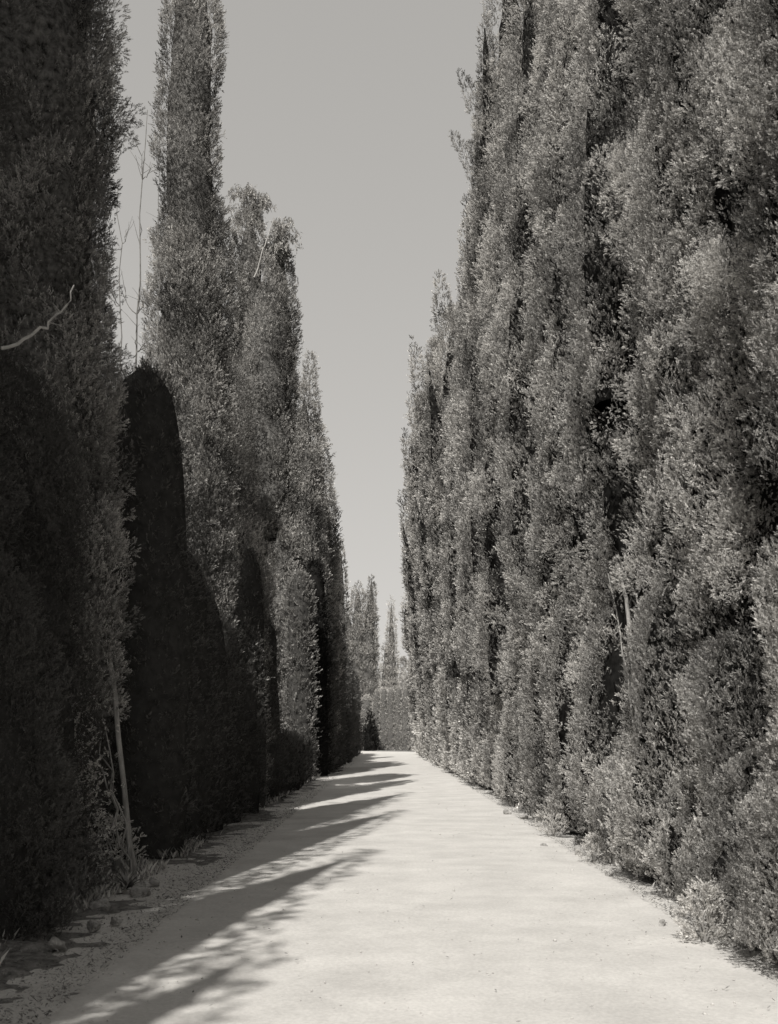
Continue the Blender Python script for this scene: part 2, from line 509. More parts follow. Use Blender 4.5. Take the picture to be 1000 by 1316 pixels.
# ---- left row: trees behind and beside the camera (their shadows lie across the path)
for (x, y, h, R, lab) in [
    (-4.3, -13.0, 15.5, 1.35, 'tall cypress of the left row standing farthest behind the viewer'),
    (-4.1, -9.3, 13.0, 1.25, 'cypress of the left row second farthest behind the viewer'),
    (-4.5, -6.1, 15.3, .75, 'slender cypress behind the viewer whose shadow tip crosses the near path'),
    (-4.5, -1.9, 17.6, 1.15, 'tall cypress just behind the viewer on the left side of the path'),
    (-4.7, 3.0, 20.5, 1.2, 'tall cypress beside the viewer left of the path, first in the row'),
    (-4.9, 6.3, 20.8, 1.15, 'tall cypress second beside the viewer on the left side of the path'),
]:
    sd = int(h * 31 + 100)
    plan('cypress_tree', lab, 'cypress tree', GL, [sp(x, y, h, R, shape='flame' if y == -6.1 else 'spire', seed=sd, amp=.07), sp(x + .3, y + 1.2, h * .64, R * .75, seed=sd + 1),
         sp(x - .2, y - 1.3, h * .61, R * .8, seed=sd + 2), sp(x + .1, y + 2.3, h * .58, R * .7, seed=sd + 3)], lod=3, tuft=0.2, zvis=False, hole=0.03, ckf=0.97, rough=.6)

# ---- left row in view
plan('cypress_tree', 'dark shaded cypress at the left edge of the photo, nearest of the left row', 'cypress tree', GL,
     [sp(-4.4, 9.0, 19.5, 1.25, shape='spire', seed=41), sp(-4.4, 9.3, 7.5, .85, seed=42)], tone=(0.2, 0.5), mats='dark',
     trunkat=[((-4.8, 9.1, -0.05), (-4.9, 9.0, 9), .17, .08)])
plan('cypress_tree', 'tall ragged cypress over a leaning pale trunk wrapped in ivy, left side', 'cypress tree', GL,
     [sp(-3.9, 11.6, 18.5, 1.1, z0=1.9, shape='spire', seed=52, amp=0.16), sp(-3.85, 11.9, 11.0, .75, z0=1.9, seed=53, shape='full', amp=0.12), sp(-3.4, 11.7, 11.0, .38, z0=1.8, shape='full', seed=57, amp=0.22),
      sp(-3.3, 11.5, 5.2, .5, z0=1.7, seed=58, amp=0.2)],
     trunkat=[((-2.62, 11.3, -0.05), (-3.35, 11.6, 5.5), .028, .024)], rough=1.35, hole=0.5, tone=(.2, .85))
plan('cypress_tree', 'low spired cypress added unseen behind the ivy trunk tree to shade the hedges', 'cypress tree', GL,  # unseen tree added to keep sun off the clipped hedges beyond
     [sp(-4.8, 15.8, 9.5, .85, seed=59)], mats='dark', trunkat=[((-4.8, 15.8, -.05), (-4.8, 15.8, 7), .1, .04)])
plan('cypress_tree', 'tallest lit cypress column on the left, its top cut off by the photo', 'cypress tree', GL,
     [sp(-3.62, 20, 18.5, .56, shape='full', seed=61, amp=0.15), sp(-3.66, 20, 12.0, .82, shape='full', seed=65), sp(-3.4, 19.8, 10.0, .52, seed=62, shape='full'),
      sp(-3.05, 20.4, 11.0, .3, z0=8.5, seed=64, shape='full')], rough=1.05,
     trunkat=[((-3.6, 20, -.05), (-3.6, 20, 14), .2, .05)], hole=0.36)
plan('cypress_tree', 'left cypress with two drooping feathery tips beside the tallest column', 'cypress tree', GL,
     [sp(-3.55, 28, 15.4, .58, z0=4, seed=71, shape='full'), sp(-2.85, 28, 14.6, .46, z0=7.5, seed=72, shape='full'), sp(-3.2, 27.8, 13.6, .95, z0=6.5, seed=73, shape='full', bot=.5)],
     feather=[(-3.75, 28, 15.7), (-3.5, 28, 15.9), (-3.3, 27.9, 15.5), (-2.72, 28, 14.9), (-2.9, 28, 14.7), (-2.6, 27.9, 14.1)],
     trunkat=[((-3.2, 28, -.05), (-3.2, 28, 12), .2, .05)], hole=0.34)
plan('cypress_tree', 'left cypress in the gap behind the two feathery tips, round shouldered and lower', 'cypress tree', GL,
     [sp(-4.0, 24.2, 10.4, 1.3, shape='full', seed=76), sp(-3.45, 24.4, 9.3, .7, seed=77)],
     trunkat=[((-3.8, 24.2, -.05), (-3.8, 24.2, 9), .2, .06)])
plan('cypress_tree', 'left cypress with one narrow side spire against the sky, right of the feathery tips', 'cypress tree', GL,
     [sp(-3.02, 42, 16.2, .38, z0=3, shape='full', seed=81), sp(-3.25, 42, 14.9, .85, shape='full', seed=82), sp(-4.2, 41.5, 15.0, 1.2, seed=83)],
     trunkat=[((-3.3, 42, -.05), (-3.3, 42, 11), .2, .05)])
plan('cypress_tree', 'left cypress behind the narrow side spire, in the middle of the left row', 'cypress tree', GL,
     [sp(-3.05, 46, 14.4, .95, seed=86, shape='full'), sp(-3.9, 45.5, 15, 1.1, seed=87)],
     trunkat=[((-3.3, 46, -.05), (-3.3, 46, 11), .2, .05)])
plan('cypress_tree', 'narrow pointed left cypress stepping down towards the far end of the path', 'cypress tree', GL,
     [sp(-2.82, 50, 12.9, .5, seed=91, shape='full'), sp(-3.25, 49, 11.6, 1.05, seed=92, shape='full')],
     trunkat=[((-3.1, 50, -.05), (-3.1, 50, 10), .2, .05)])
plan('cypress_tree', 'slim far cypress with a notched tip, left of the far hedge', 'cypress tree', GL,
     [sp(-2.85, 64, 12.9, .42, seed=95, shape='full'), sp(-3.3, 63, 9.8, 1.0, seed=96)],
     trunkat=[((-3.1, 64, -.05), (-3.1, 64, 9), .2, .05)])
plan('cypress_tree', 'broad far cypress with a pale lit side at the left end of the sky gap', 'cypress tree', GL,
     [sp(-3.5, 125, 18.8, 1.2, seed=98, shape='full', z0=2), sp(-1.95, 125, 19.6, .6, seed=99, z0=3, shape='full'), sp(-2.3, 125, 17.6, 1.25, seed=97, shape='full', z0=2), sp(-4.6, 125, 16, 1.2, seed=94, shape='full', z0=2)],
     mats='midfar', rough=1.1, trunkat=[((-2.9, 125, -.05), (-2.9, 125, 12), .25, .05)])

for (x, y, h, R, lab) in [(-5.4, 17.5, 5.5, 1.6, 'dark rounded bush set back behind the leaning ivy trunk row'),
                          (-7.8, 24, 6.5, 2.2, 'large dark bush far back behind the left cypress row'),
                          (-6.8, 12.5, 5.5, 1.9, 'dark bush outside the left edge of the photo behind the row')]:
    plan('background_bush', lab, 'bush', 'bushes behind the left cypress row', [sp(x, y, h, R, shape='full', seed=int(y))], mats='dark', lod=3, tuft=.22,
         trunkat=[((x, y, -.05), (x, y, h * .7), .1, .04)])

# ---- left clipped columns (dark, rounded tops, in shade)
LC = [
    (-3.25, 8.1, 2.9, .85, 'low dark shaggy growth at the left edge beside the dry verge', 1),
    (-3.75, 10.3, 5.0, .9, 'dark shaggy growth at the left of the leaning ivy trunk', 1),
    (-4.15, 12.4, 4.9, 1.0, 'dark shaggy growth set back behind the leaning ivy trunk', 1),
    (-3.02, 13.5, 6.0, .64, 'tallest dark clipped column with a smooth domed top', 1),
    (-3.05, 15.2, 4.15, .66, 'dark clipped column with a shoulder right of the domed one', 1),
    (-3.10, 17.0, 3.9, .68, 'dark clipped column below the tallest lit cypress', 1),
    (-3.1, 18.9, 3.6, .68, 'low dark clipped column between two taller shaded ones', 1),
    (-2.86, 22.6, 5.25, .38, 'narrow dark clipped spire with a blunt rounded top', 1),
    (-3.05, 20.8, 3.7, .68, 'dark clipped column just left of the narrow blunt spire', 1),
    (-3.05, 25.0, 4.2, .7, 'dark clipped column just right of the narrow blunt spire', 1),
    (-3.65, 28.4, 6.0, .68, 'dark clipped column set back left of the sunlit rounded one', 1),
    (-2.95, 27.4, 1.6, .62, 'low dark clipped bush, nearest of four low ones before the sunlit rounded column', 1),
    (-2.95, 29.7, 1.35, .62, 'low dark clipped bush, second of four low ones before the sunlit rounded column', 1),
    (-2.95, 32.1, 1.4, .62, 'low dark clipped bush, third of four low ones before the sunlit rounded column', 1),
    (-2.95, 34.7, 1.5, .62, 'low dark clipped bush, farthest of four low ones before the sunlit rounded column', 1),
    (-3.08, 38.0, 7.1, .56, 'sunlit pale clipped cypress with a rounded top among dark ones', 0),
    (-2.75, 40.2, 7.8, .62, 'tall very dark clipped column right of the sunlit rounded one', 3),  # darkest foliage paints shade onto a column that the sun reaches
]
nth = ['first', 'second', 'third', 'fourth', 'fifth', 'sixth', 'seventh', 'eighth', 'ninth', 'tenth', 'eleventh', 'twelfth', 'thirteenth',
       'fourteenth', 'fifteenth', 'sixteenth', 'seventeenth', 'eighteenth', 'nineteenth', 'twentieth']
ry = random.Random(4)
yy, kx = 42.2, 0
while yy < 86:
    LC.append((-2.85 + ry.uniform(-.06, .06) - .15 * (yy > 60), yy, ry.uniform(5.2, 6.8), ry.uniform(.72, .85),
               '%s shaded clipped column beyond the very dark tall one on the left' % nth[kx], 1))
    kx += 1
    yy += 2.1 + yy * .014
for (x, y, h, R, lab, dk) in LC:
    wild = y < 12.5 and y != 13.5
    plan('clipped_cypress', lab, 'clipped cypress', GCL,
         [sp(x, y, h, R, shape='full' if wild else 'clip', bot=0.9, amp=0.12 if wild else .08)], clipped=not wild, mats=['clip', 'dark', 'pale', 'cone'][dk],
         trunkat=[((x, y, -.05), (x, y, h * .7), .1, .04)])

# ---- right row: tall trees
RT = [
    # x, y, h, R, n, lean, label
    (4.4, 4.2, 18, 1.6, 3, 0, 'tall cypress beside the viewer at the near end of the right row'),
    (4.2, 7.4, 18, 1.55, 4, 0, 'nearest right cypress, filling the right edge with coarse bright sprays'),
    (4.15, 10.6, 18, 1.6, 4, 0, 'right cypress with deep dark hollows beside the nearest one'),
    (4.05, 13.9, 19, 1.6, 4, 0, 'right cypress standing over the exposed pale stems and dark hollow'),
    (3.95, 17.4, 19, 1.5, 3, -.1, 'right cypress just beyond the dark hollow at its foot'),
    (3.85, 20.9, 19.5, 1.5, 3, -.2, 'right cypress with a thin bare pale limb on its face'),
    (3.75, 24.6, 20, 1.5, 3, -.3, 'right cypress first beyond the one with the bare pale limb'),
    (3.65, 28.4, 22, 1.4, 3, -.35, 'right cypress whose side meets the sky at the top of the photo'),
    (3.65, 32.6, 19.5, 1.4, 3, -.35, 'right cypress just beyond the one that meets the top of the photo'),
    (3.6, 37.2, 17.4, 1.35, 3, -.5, 'right cypress whose sloping shoulder steps down to the sky gap'),
    (3.6, 42.0, 17.6, 1.35, 3, -1.1, 'right cypress behind the sloping shoulder, halfway along the row'),
    (3.6, 48.5, 18.8, 1.4, 3, -1.35, 'right cypress with a lone spike of foliage sticking out to the sky'),
    (3.6, 56, 18.7, 1.5, 3, -1.6, 'right cypress bulging over the path beyond the lone spike'),
    (3.6, 64, 18.0, 1.55, 3, -1.7, 'right cypress whose outline reaches farthest left into the sky gap'),
    (3.6, 73, 17.2, 1.6, 3, -1.0, 'far right cypress just below the one reaching farthest left'),
    (3.5, 83, 16.0, 1.7, 2, -.4, 'farthest tall cypress of the right row, beside the arching bare branch'),
]
HOL = [(2.9, 13.35, 2.2, 0.62, .95), (3.05, 12.3, 3.0, 0.45, 0.5), (2.9, 11.9, 1.7, .3, .5), (3.2, 9.5, 4.4, .35, .4), (3.0, 8.6, 2.6, .25, .4),
       (3.2, 9.2, 6.1, .6, .3), (3.3, 11.5, 7.3, .4, .5), (3.0, 10.2, 3.4, .35, .3), (2.8, 16.2, 1.5, .3, .8)]
for i, (x, y, h, R, n, lean, lab) in enumerate(RT):
    kw = dict(rough=1.1 if y < 30 else 1.0, hole=0.58 if y < 30 else 0.36, holes=HOL)
    if y < 5:
        kw.update(lod=1, tuft=0.085)
    tk = [((x, y, -.05), (x, y, h * .8), .24, .06)]
    if y == 20.9:
        kw['limb'] = True
    ex = {48.5: [sp(1.55, 48.5, 19.3, .34, z0=15.5, dx=-.5, seed=7), sp(1.5, 48.6, 16.8, .3, z0=14.0, dx=-.6, seed=9)],
          28.4: [sp(2.3, 28.4, 17.2, .2, z0=15.9, dx=-.7, seed=8), sp(2.3, 28.4, 18.8, .18, z0=17.7, dx=-.5, seed=12)],
          56: [sp(1.3, 56, 17.2, .35, z0=14.5, dx=-.5, seed=14)], 64: [sp(1.25, 64, 15.9, .38, z0=13, dx=-.5, seed=15), sp(1.5, 64, 12.5, .38, z0=9.5, dx=-.5, seed=25)],
          83: [sp(1.7, 83, 11.8, .5, z0=8, dx=-.4, seed=16)], 37.2: [sp(2.0, 37.2, 17.3, .3, z0=15, dx=-.3, seed=18)]}.get(y, [])
    plan('cypress_tree', lab, 'cypress tree', GR, lobes(x, y, h, R, 300 + i * 13, n, 'full', lean) + ex, trunkat=tk, **kw)

# ---- right clipped growth at the foot of the row
RC = []
yy = 5.4
ords = ['nearest', 'second', 'third', 'fourth', 'fifth', 'sixth', 'seventh', 'eighth', 'ninth', 'tenth', 'eleventh', 'twelfth',
        'thirteenth', 'fourteenth', 'fifteenth', 'sixteenth', 'seventeenth', 'eighteenth', 'nineteenth', 'twentieth',
        'twenty first', 'twenty second', 'twenty third', 'twenty fourth', 'twenty fifth', 'twenty sixth', 'twenty seventh', 'twenty eighth', 'twenty ninth', 'thirtieth']
r_ = random.Random(9)
while yy < 98 and len(RC) < 30:
    R = r_.uniform(.72, .95)
    h = r_.choice([2.6, 3.2, 3.0, 3.8, 2.4]) if yy < 22 else r_.uniform(3, 5.5)
    if not 12.6 < yy < 14.3:
        RC.append((3.22 + r_.uniform(-.08, .08) - (0.1 if yy > 60 else 0), yy, h, R))
    yy += 1.55 * (1 + yy * 0.012) + r_.uniform(-.15, .35)
for i, (x, y, h, R) in enumerate(RC):
    near = y < 30
    if near:
        kw = dict(mats='clipr', tuft=0.044 + 0.0032 * y, hole=0.16, rough=0.62, tone=(0.7, 1.05), dens=0.9)
    else:
        kw = dict(mats='clipr', clipped=True)
    plan('cypress_shrub', '%s bushy clipped cypress along the foot of the right row, counted from the viewer' % ords[i],
         'clipped cypress', GCR, [sp(x, y, h, R, shape='clip', bot=1.0, amp=0.14, seed=i * 5 + 3, z0=.2 if y < 40 else 0)], holes=HOL,
         trunkat=[((x, y, -.05), (x, y, h * .7), .07, .03)], **kw)

# ---- far end: clipped hedge columns across the bend, trees beyond
far_labels = ['short pale clipped column left in the far hedge', 'pale clipped column right of the dark cone at the far end',
              'narrow far hedge column right of the pale pair', 'far hedge column with a level top below the distant spire',
              'far hedge column second right of the distant spire', 'far hedge column third right of the distant spire',
              'far hedge column merging into the foot of the right row', 'far hedge column tucked against the right row',
              'hedge column hidden past the bend at far left', 'hedge column past the bend beside the far left one']
fx = [-2.15, -1.12, -0.4, 0.3, 1.0, 1.7, 2.4, 3.0, -3.4, -4.6]
for i, x in enumerate(fx):
    y = 108 - i * 0.6 if i < 8 else 110
    h = 5.9 + [-.5, 0.0, .15, 0.1, .2, .1, .3, .3, 0, 0][i]
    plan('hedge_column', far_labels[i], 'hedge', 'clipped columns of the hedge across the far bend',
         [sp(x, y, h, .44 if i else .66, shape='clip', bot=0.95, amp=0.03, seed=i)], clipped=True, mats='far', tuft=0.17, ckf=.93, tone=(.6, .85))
plan('cone_shrub', 'small dark pointed cone bush in front of the far hedge', 'shrub', None,
     [sp(-1.72, 104, 3.7, .8, shape='spire', bot=1.0, amp=0.03)], clipped=True, mats='cone', tuft=0.34)
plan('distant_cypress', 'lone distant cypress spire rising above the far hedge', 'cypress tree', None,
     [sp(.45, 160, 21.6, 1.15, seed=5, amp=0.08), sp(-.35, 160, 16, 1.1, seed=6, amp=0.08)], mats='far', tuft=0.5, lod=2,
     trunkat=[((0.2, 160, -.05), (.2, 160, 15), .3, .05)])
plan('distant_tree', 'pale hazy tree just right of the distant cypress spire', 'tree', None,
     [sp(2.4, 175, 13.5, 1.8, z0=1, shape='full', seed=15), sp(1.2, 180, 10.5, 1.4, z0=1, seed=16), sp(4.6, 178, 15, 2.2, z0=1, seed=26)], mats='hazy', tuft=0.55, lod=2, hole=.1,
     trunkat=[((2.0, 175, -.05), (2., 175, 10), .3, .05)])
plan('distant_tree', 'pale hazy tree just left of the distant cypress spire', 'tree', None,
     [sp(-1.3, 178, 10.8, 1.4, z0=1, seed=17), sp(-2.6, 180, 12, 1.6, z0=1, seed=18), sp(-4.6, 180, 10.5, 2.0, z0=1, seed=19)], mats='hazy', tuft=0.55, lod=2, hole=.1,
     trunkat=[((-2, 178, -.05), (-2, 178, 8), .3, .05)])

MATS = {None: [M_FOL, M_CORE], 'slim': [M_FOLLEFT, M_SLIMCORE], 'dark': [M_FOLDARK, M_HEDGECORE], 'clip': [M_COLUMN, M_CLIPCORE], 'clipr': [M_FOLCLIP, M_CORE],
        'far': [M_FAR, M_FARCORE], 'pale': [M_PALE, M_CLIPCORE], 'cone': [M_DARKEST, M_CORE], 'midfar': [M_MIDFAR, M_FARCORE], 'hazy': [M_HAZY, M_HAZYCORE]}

for ti, T in enumerate(TREES):
    kw = dict(T['kw'])
    tk = kw.pop('trunkat', None); kw.pop('ghost', None)
    limb = kw.pop('limb', None); feather = kw.pop('feather', None)
    mk = kw.pop('mats', None)
    if mk is None and T['group'] == GL and T['sps'][0]['y'] > 11:
        mk = 'slim'
    mats = MATS[mk]
    s0 = T['sps'][0]
    root = empty(T['kind'], (s0['x'], s0['y'], 0), T['label'], T['cat'], T['group'])
    crown('crown', root, T['sps'], mats, 1000 + ti, ti, **kw)
    if tk is None:
        tk = [((s0['x'], s0['y'], -.05), (s0['x'], s0['y'], s0['h'] * .7), .15, .05)]
    for k, (b, t, r0, r1) in enumerate(tk):
        trunk(root, b, t, r0, r1, ti * 3 + k, sides=12 if s0['y'] < 25 else 7)
    if limb:
        mb = MB()
        b = np.array(root.location)
        mb.tube(curve_pts(np.array((2.74, 20.6, 4.6)) - b, np.array((2.52, 19.3, 6.4)) - b, 12, (-.02, -.1, 0), .012, 4), np.linspace(.035, .012, 12), 7)
        tag(mb.build('limb', [M_TWIG], root), 'thin bare pale limb standing clear of the foliage')
    if feather:
        r = np.random.RandomState(77)
        for (fx_, fy_, fz_) in feather:
            P, D, S, TT = [], [], [], []
            mb = MB(); b = np.array(root.location)
            for q in range(9):
                a = r.uniform(0, 2 * PI); L_ = r.uniform(.2, .5)
                n = 9
                t = np.linspace(0, 1, n)
                pts = np.stack([fx_ + math.cos(a) * L_ * t, fy_ + math.sin(a) * L_ * t,
                                fz_ - r.uniform(.1, 1.0) + 0.5 * t * L_ * 2 - 1.1 * L_ * t ** 2.2], 1)
                P.append(pts)
                tg = np.gradient(pts, axis=0); D.append(tg + np.array([0, 0, -0.25]))
                S.append(np.full(n, .26)); TT.append(r.uniform(.35, .6, n))
                P.append(pts + r.normal(0, .06, pts.shape)); D.append(np.tile([0, 0, -1.], (n, 1)) + r.normal(0, .3, (n, 3)))
                S.append(np.full(n, .26)); TT.append(r.uniform(.35, .6, n))
            V, tt = tufts(np.concatenate(P), np.concatenate(D), np.concatenate(S), np.concatenate(TT), 1, r)
            F = np.arange(len(V)).reshape(-1, 4)
            link('drooping_tip', mesh_np('drooping_tip', V - b, F, [M_FOL], tone=tt), root)

# ivy on the leaning trunk
ivy_root = empty('ivy', (-2.75, 11.2, 0), 'sunlit ivy clinging to the leaning pale trunk on the left', 'ivy')
r = np.random.RandomState(8)
n = 420
t = r.uniform(0, 1, n) ** 0.9
P = np.stack([-2.85 - .42 * t * .6 + r.normal(-.12, .13, n), 11.28 + r.normal(-.08, .1, n), 0.15 + 1.75 * t], 1)
D = np.stack([r.normal(-.2, .5, n), r.normal(-.6, .4, n), r.normal(-.1, .5, n)], 1)
V, tt = tufts(P, D, r.uniform(.08, .17, n), r.uniform(.7, 1.1, n), 1, r)
link('foliage', mesh_np('foliage', V - np.array(ivy_root.location), np.arange(len(V)).reshape(-1, 4), [M_FOLCLIP], tone=tt), ivy_root)
mb = MB()
for k in range(3):
    mb.tube(curve_pts((0.1, 0.05, 0), (-.35 + .1 * k, 0.02, 1.7), 10, (0, -.05, 0), .03, 60 + k), np.linspace(.014, .006, 10), 5)
mb.build('stem', [M_BARK], ivy_root)


# exposed stems in the hollow of the right row
st = empty('split_trunk', (2.95, 12.4, 0), 'exposed pale splitting stems beside the dark hollow on the right', 'trunk')
b = np.array(st.location)
for k, (p0, p1, r0, r1) in enumerate([
        ((2.90, 12.0, .0), (2.66, 12.45, 3.3), .05, .02), ((2.98, 11.95, .1), (2.84, 12.4, 3.1), .03, .012),
        ((2.9, 12.2, .3), (2.74, 12.15, 1.7), .03, .02), ((2.85, 12.3, .3), (2.6, 12.8, 3.4), .018, .006),
        ((3.02, 12.1, .6), (2.9, 12.1, 2.3), .016, .008)]):
    mb = MB()
    mb.tube(curve_pts(np.array(p0) - b, np.array(p1) - b, 14, (0.02 * k, -.04, 0), .014, 200 + k), np.linspace(r0, r1, 14), 9, wob=.16)
    mb.build('stem', [M_BARK], st)
r = np.random.RandomState(88)
n = 1900
t = r.uniform(0, 1, n)
cx = r.choice([2.55, 2.8, 3.05, 2.7], n)
P = np.stack([cx - .1 * t + r.normal(0, .10, n), 12.05 + r.normal(0, .14, n), .2 + 2.7 * t], 1)
hole = snoise(P, 3.6, 5, 2) > 0.0
P = P[hole]; n = len(P)
D = np.stack([r.normal(-.3, .4, n), r.normal(-.3, .4, n), r.uniform(.3, 1, n)], 1)
V, tt = tufts(P, D, r.uniform(.1, .18, n), r.uniform(.75, 1.1, n), 0, r)
link('foliage', mesh_np('foliage', V - b, np.arange(len(V)).reshape(-1, 4), [M_FOLCLIP], tone=tt), st)


# ------------------------------------------------------------------ bare saplings and dead branches
def sapling(name, base, top, r0, label, seed, mat=M_TWIGDARK, nb=16, blen=0.9, cat='sapling'):
    root = empty(name, base, label, cat)
    b = np.array(base)
    r = np.random.RandomState(seed)
    mb = MB()
    pts = curve_pts((0, 0, 0), np.array(top) - b, 22, (r.uniform(-.12, .12), 0, 0), .02, seed)
    mb.tube(pts, np.linspace(r0, r0 * .18, 22), 6)
    mb.build('stem', [mat], root)
    for k in range(nb):
        mb = MB()
        t = r.uniform(.25, .97)
        p = pts[int(t * 21)]
        a = r.uniform(0, 2 * PI)
        L_ = blen * (1.1 - t * .7) * r.uniform(.5, 1)
        e = p + np.array([math.cos(a) * L_ * .45, math.sin(a) * L_ * .3, L_])
        q = curve_pts(p, e, 8, (math.cos(a) * .06, 0, -.05), .012, seed + k)
        mb.tube(q, np.linspace(r0 * .3, r0 * .1, 8), 5)
        for m_ in range(3):
            s_ = q[r.randint(2, 7)]
            e2 = s_ + np.array([r.normal(0, .12), r.normal(0, .1), r.uniform(.1, .35)])
            mb.tube(curve_pts(s_, e2, 4, (0, 0, 0), .005, seed + k + m_), np.linspace(r0 * .16, r0 * .07, 4), 4)
        mb.build('twig', [mat], root)
    return root


sapling('bare_sapling', (-4.0, 16.9, 0), (-3.78, 16.9, 11.2), .03, 'leafless sapling with the tallest thin stem in the left sky gap', 31, nb=22)
sapling('bare_sapling', (-4.15, 16.3, 0), (-4.02, 16.3, 9.8), .024, 'shorter leafless sapling left of the taller one in the sky gap', 32, nb=16)
sapling('bare_sapling', (-3.85, 17.6, 0), (-3.7, 17.5, 10.3), .024, 'leafless sapling nearest the tall lit cypress in the sky gap', 36, nb=16)
sapling('bare_sapling', (-4.1, 28.5, 0), (-4.05, 28.5, 14.8), .03, 'thin leafless stem between the tallest column and the feathery tips', 33, nb=9, blen=.8)


def dead_branch(name, p0, p1, r0, r1, label, seed, bend=(0, 0, 0), mat=M_TWIG, side=3):
    root = empty(name, p0, label, 'branch')
    b = np.array(p0)
    mb = MB()
    pts = curve_pts((0, 0, 0), np.array(p1) - b, 14, bend, .012, seed)
    mb.tube(pts, np.linspace(r0, r1, 14), 7)
    r = np.random.RandomState(seed)
    for k in range(side):
        s_ = pts[r.randint(4, 13)]
        mb.tube(curve_pts(s_, s_ + r.normal(0, .06, 3) + (pts[-1] - pts[0]) * .05, 4), np.linspace(r1 * .8, r1 * .3, 4), 5)
    mb.build('limb', [mat], root)


dead_branch('dead_branch', (-2.95, 8.3, 4.45), (-2.47, 8.6, 5.05), .014, .006, 'pale curved dead branch jutting from the dark left edge', 41, bend=(.07, 0, -.05))
dead_branch('dead_branch', (-3.25, 26.4, 12.6), (-2.75, 26.3, 14.0), .018, .008, 'thin pale bare branch slanting across the feathery left cypress', 42, side=1)
# arching bare branch at the far right edge of the sky gap
mbr = empty('arching_branch', (2.2, 80, 11.2), 'bare arching branch reaching left into the sky gap at the far right row', 'branch')
mb = MB()
r = np.random.RandomState(3)
for k in range(9):
    a = k / 8
    e = np.array([-.9 + .3 * a - .3 * r.rand(), r.normal(0, .3), 1.0 - 1.6 * a])
    q = curve_pts((0, 0, 0), e, 9, (0, 0, .45), .03, 400 + k)
    mb.tube(q, np.linspace(.05, .018, 9), 5)
    for m_ in range(3):
        s_ = q[r.randint(3, 9)]
        mb.tube(curve_pts(s_, s_ + np.array([r.normal(-.15, .1), 0, r.normal(-.1, .25)]), 4), np.linspace(.02, .01, 4), 4)
mb.build('twig', [M_TWIG], mbr)

# ------------------------------------------------------------------ ground
def fbm2(X, Y, scale, seed, oct=5):
    P = np.stack([X.ravel(), Y.ravel(), np.zeros(X.size)], 1)
    return snoise(P, scale, seed, oct).reshape(X.shape)


def grid(name, X, Y, Z, mat, kind='structure'):
    ny, nx = X.shape
    V = np.stack([X.ravel(), Y.ravel(), Z.ravel()], 1)
    i, j = np.meshgrid(np.arange(ny - 1), np.arange(nx - 1), indexing='ij')
    a = (i * nx + j).ravel()
    F = np.stack([a, a + 1, a + nx + 1, a + nx], 1)
    o = link(name, mesh_np(name, V, F, [mat], smooth=True))
    o['kind'] = kind
    return o


# broad ground to the horizon
u = np.concatenate([[-3000, -800, -200], np.linspace(-60, 60, 25), [200, 800, 3000]])
v = np.concatenate([[-3000, -600, -100], np.linspace(-30, 260, 60), [600, 1500, 4000]])
X, Y = np.meshgrid(u, v)
grid('ground', X, Y, np.full(X.shape, -0.05), M_GROUND)


def bendx(Y):
    """the path swings to the left past the far hedge"""
    return -np.clip(Y - 96, 0, None) ** 1.6 * 0.22


yv = np.concatenate([np.arange(-16, 3, .5), 3 + 0 * np.arange(1)])
ys = [-16.0]
while ys[-1] < 112:
    ys.append(ys[-1] + (0.4 if ys[-1] < 4 else max(0.05, (ys[-1] - 2) * 0.012)))
ys = np.array(ys)
xs = np.linspace(-2.75, 2.95, 90)
X, Y = np.meshgrid(xs, ys)
edge = np.clip((np.abs(X - 0.1) - 1.9) / 0.9, 0, 1)
Z = 0.006 * fbm2(X, Y, 1.4, 21, 5) + 0.02 * (1 - ((X - .1) / 2.8) ** 2) + 0.012 * fbm2(X, Y, 7.0, 22, 4) * (0.12 + edge)
grid('path', X + bendx(Y), Y, Z, M_PATH)


def verge(side, x_in, x_out, name, rise, seed):
    t = np.linspace(0, 1, 46) ** 1.2
    T_, Yg = np.meshgrid(t, ys)
    wob = 0.10 * np.sin(Yg * 1.1 + seed) + 0.07 * np.sin(Yg * 2.7 + seed * 2) + 0.04 * np.sin(Yg * 6.1)
    Xg = x_in + (x_out - x_in) * T_ + wob * (1 - T_) * .8
    Pn = fbm2(Xg, Yg, 4.0, seed, 5)
    Zg = -0.02 + rise * np.clip(T_ * 2.2, 0, 1) + 0.05 * Pn * np.clip(T_ * 3 + .25, 0, 1) + 0.02 * fbm2(Xg, Yg, 16, seed + 1, 3)
    if side < 0:
        F_ = Xg[:, ::-1], Yg[:, ::-1], Zg[:, ::-1]
    else:
        F_ = Xg, Yg, Zg
    o = grid(name, F_[0] + bendx(F_[1]), F_[1], F_[2], M_VERGE)
    return o


verge(-1, -1.8, -6.0, 'verge', 0.085, 31)
verge(1, 2.42, 6.5, 'verge', 0.05, 57)


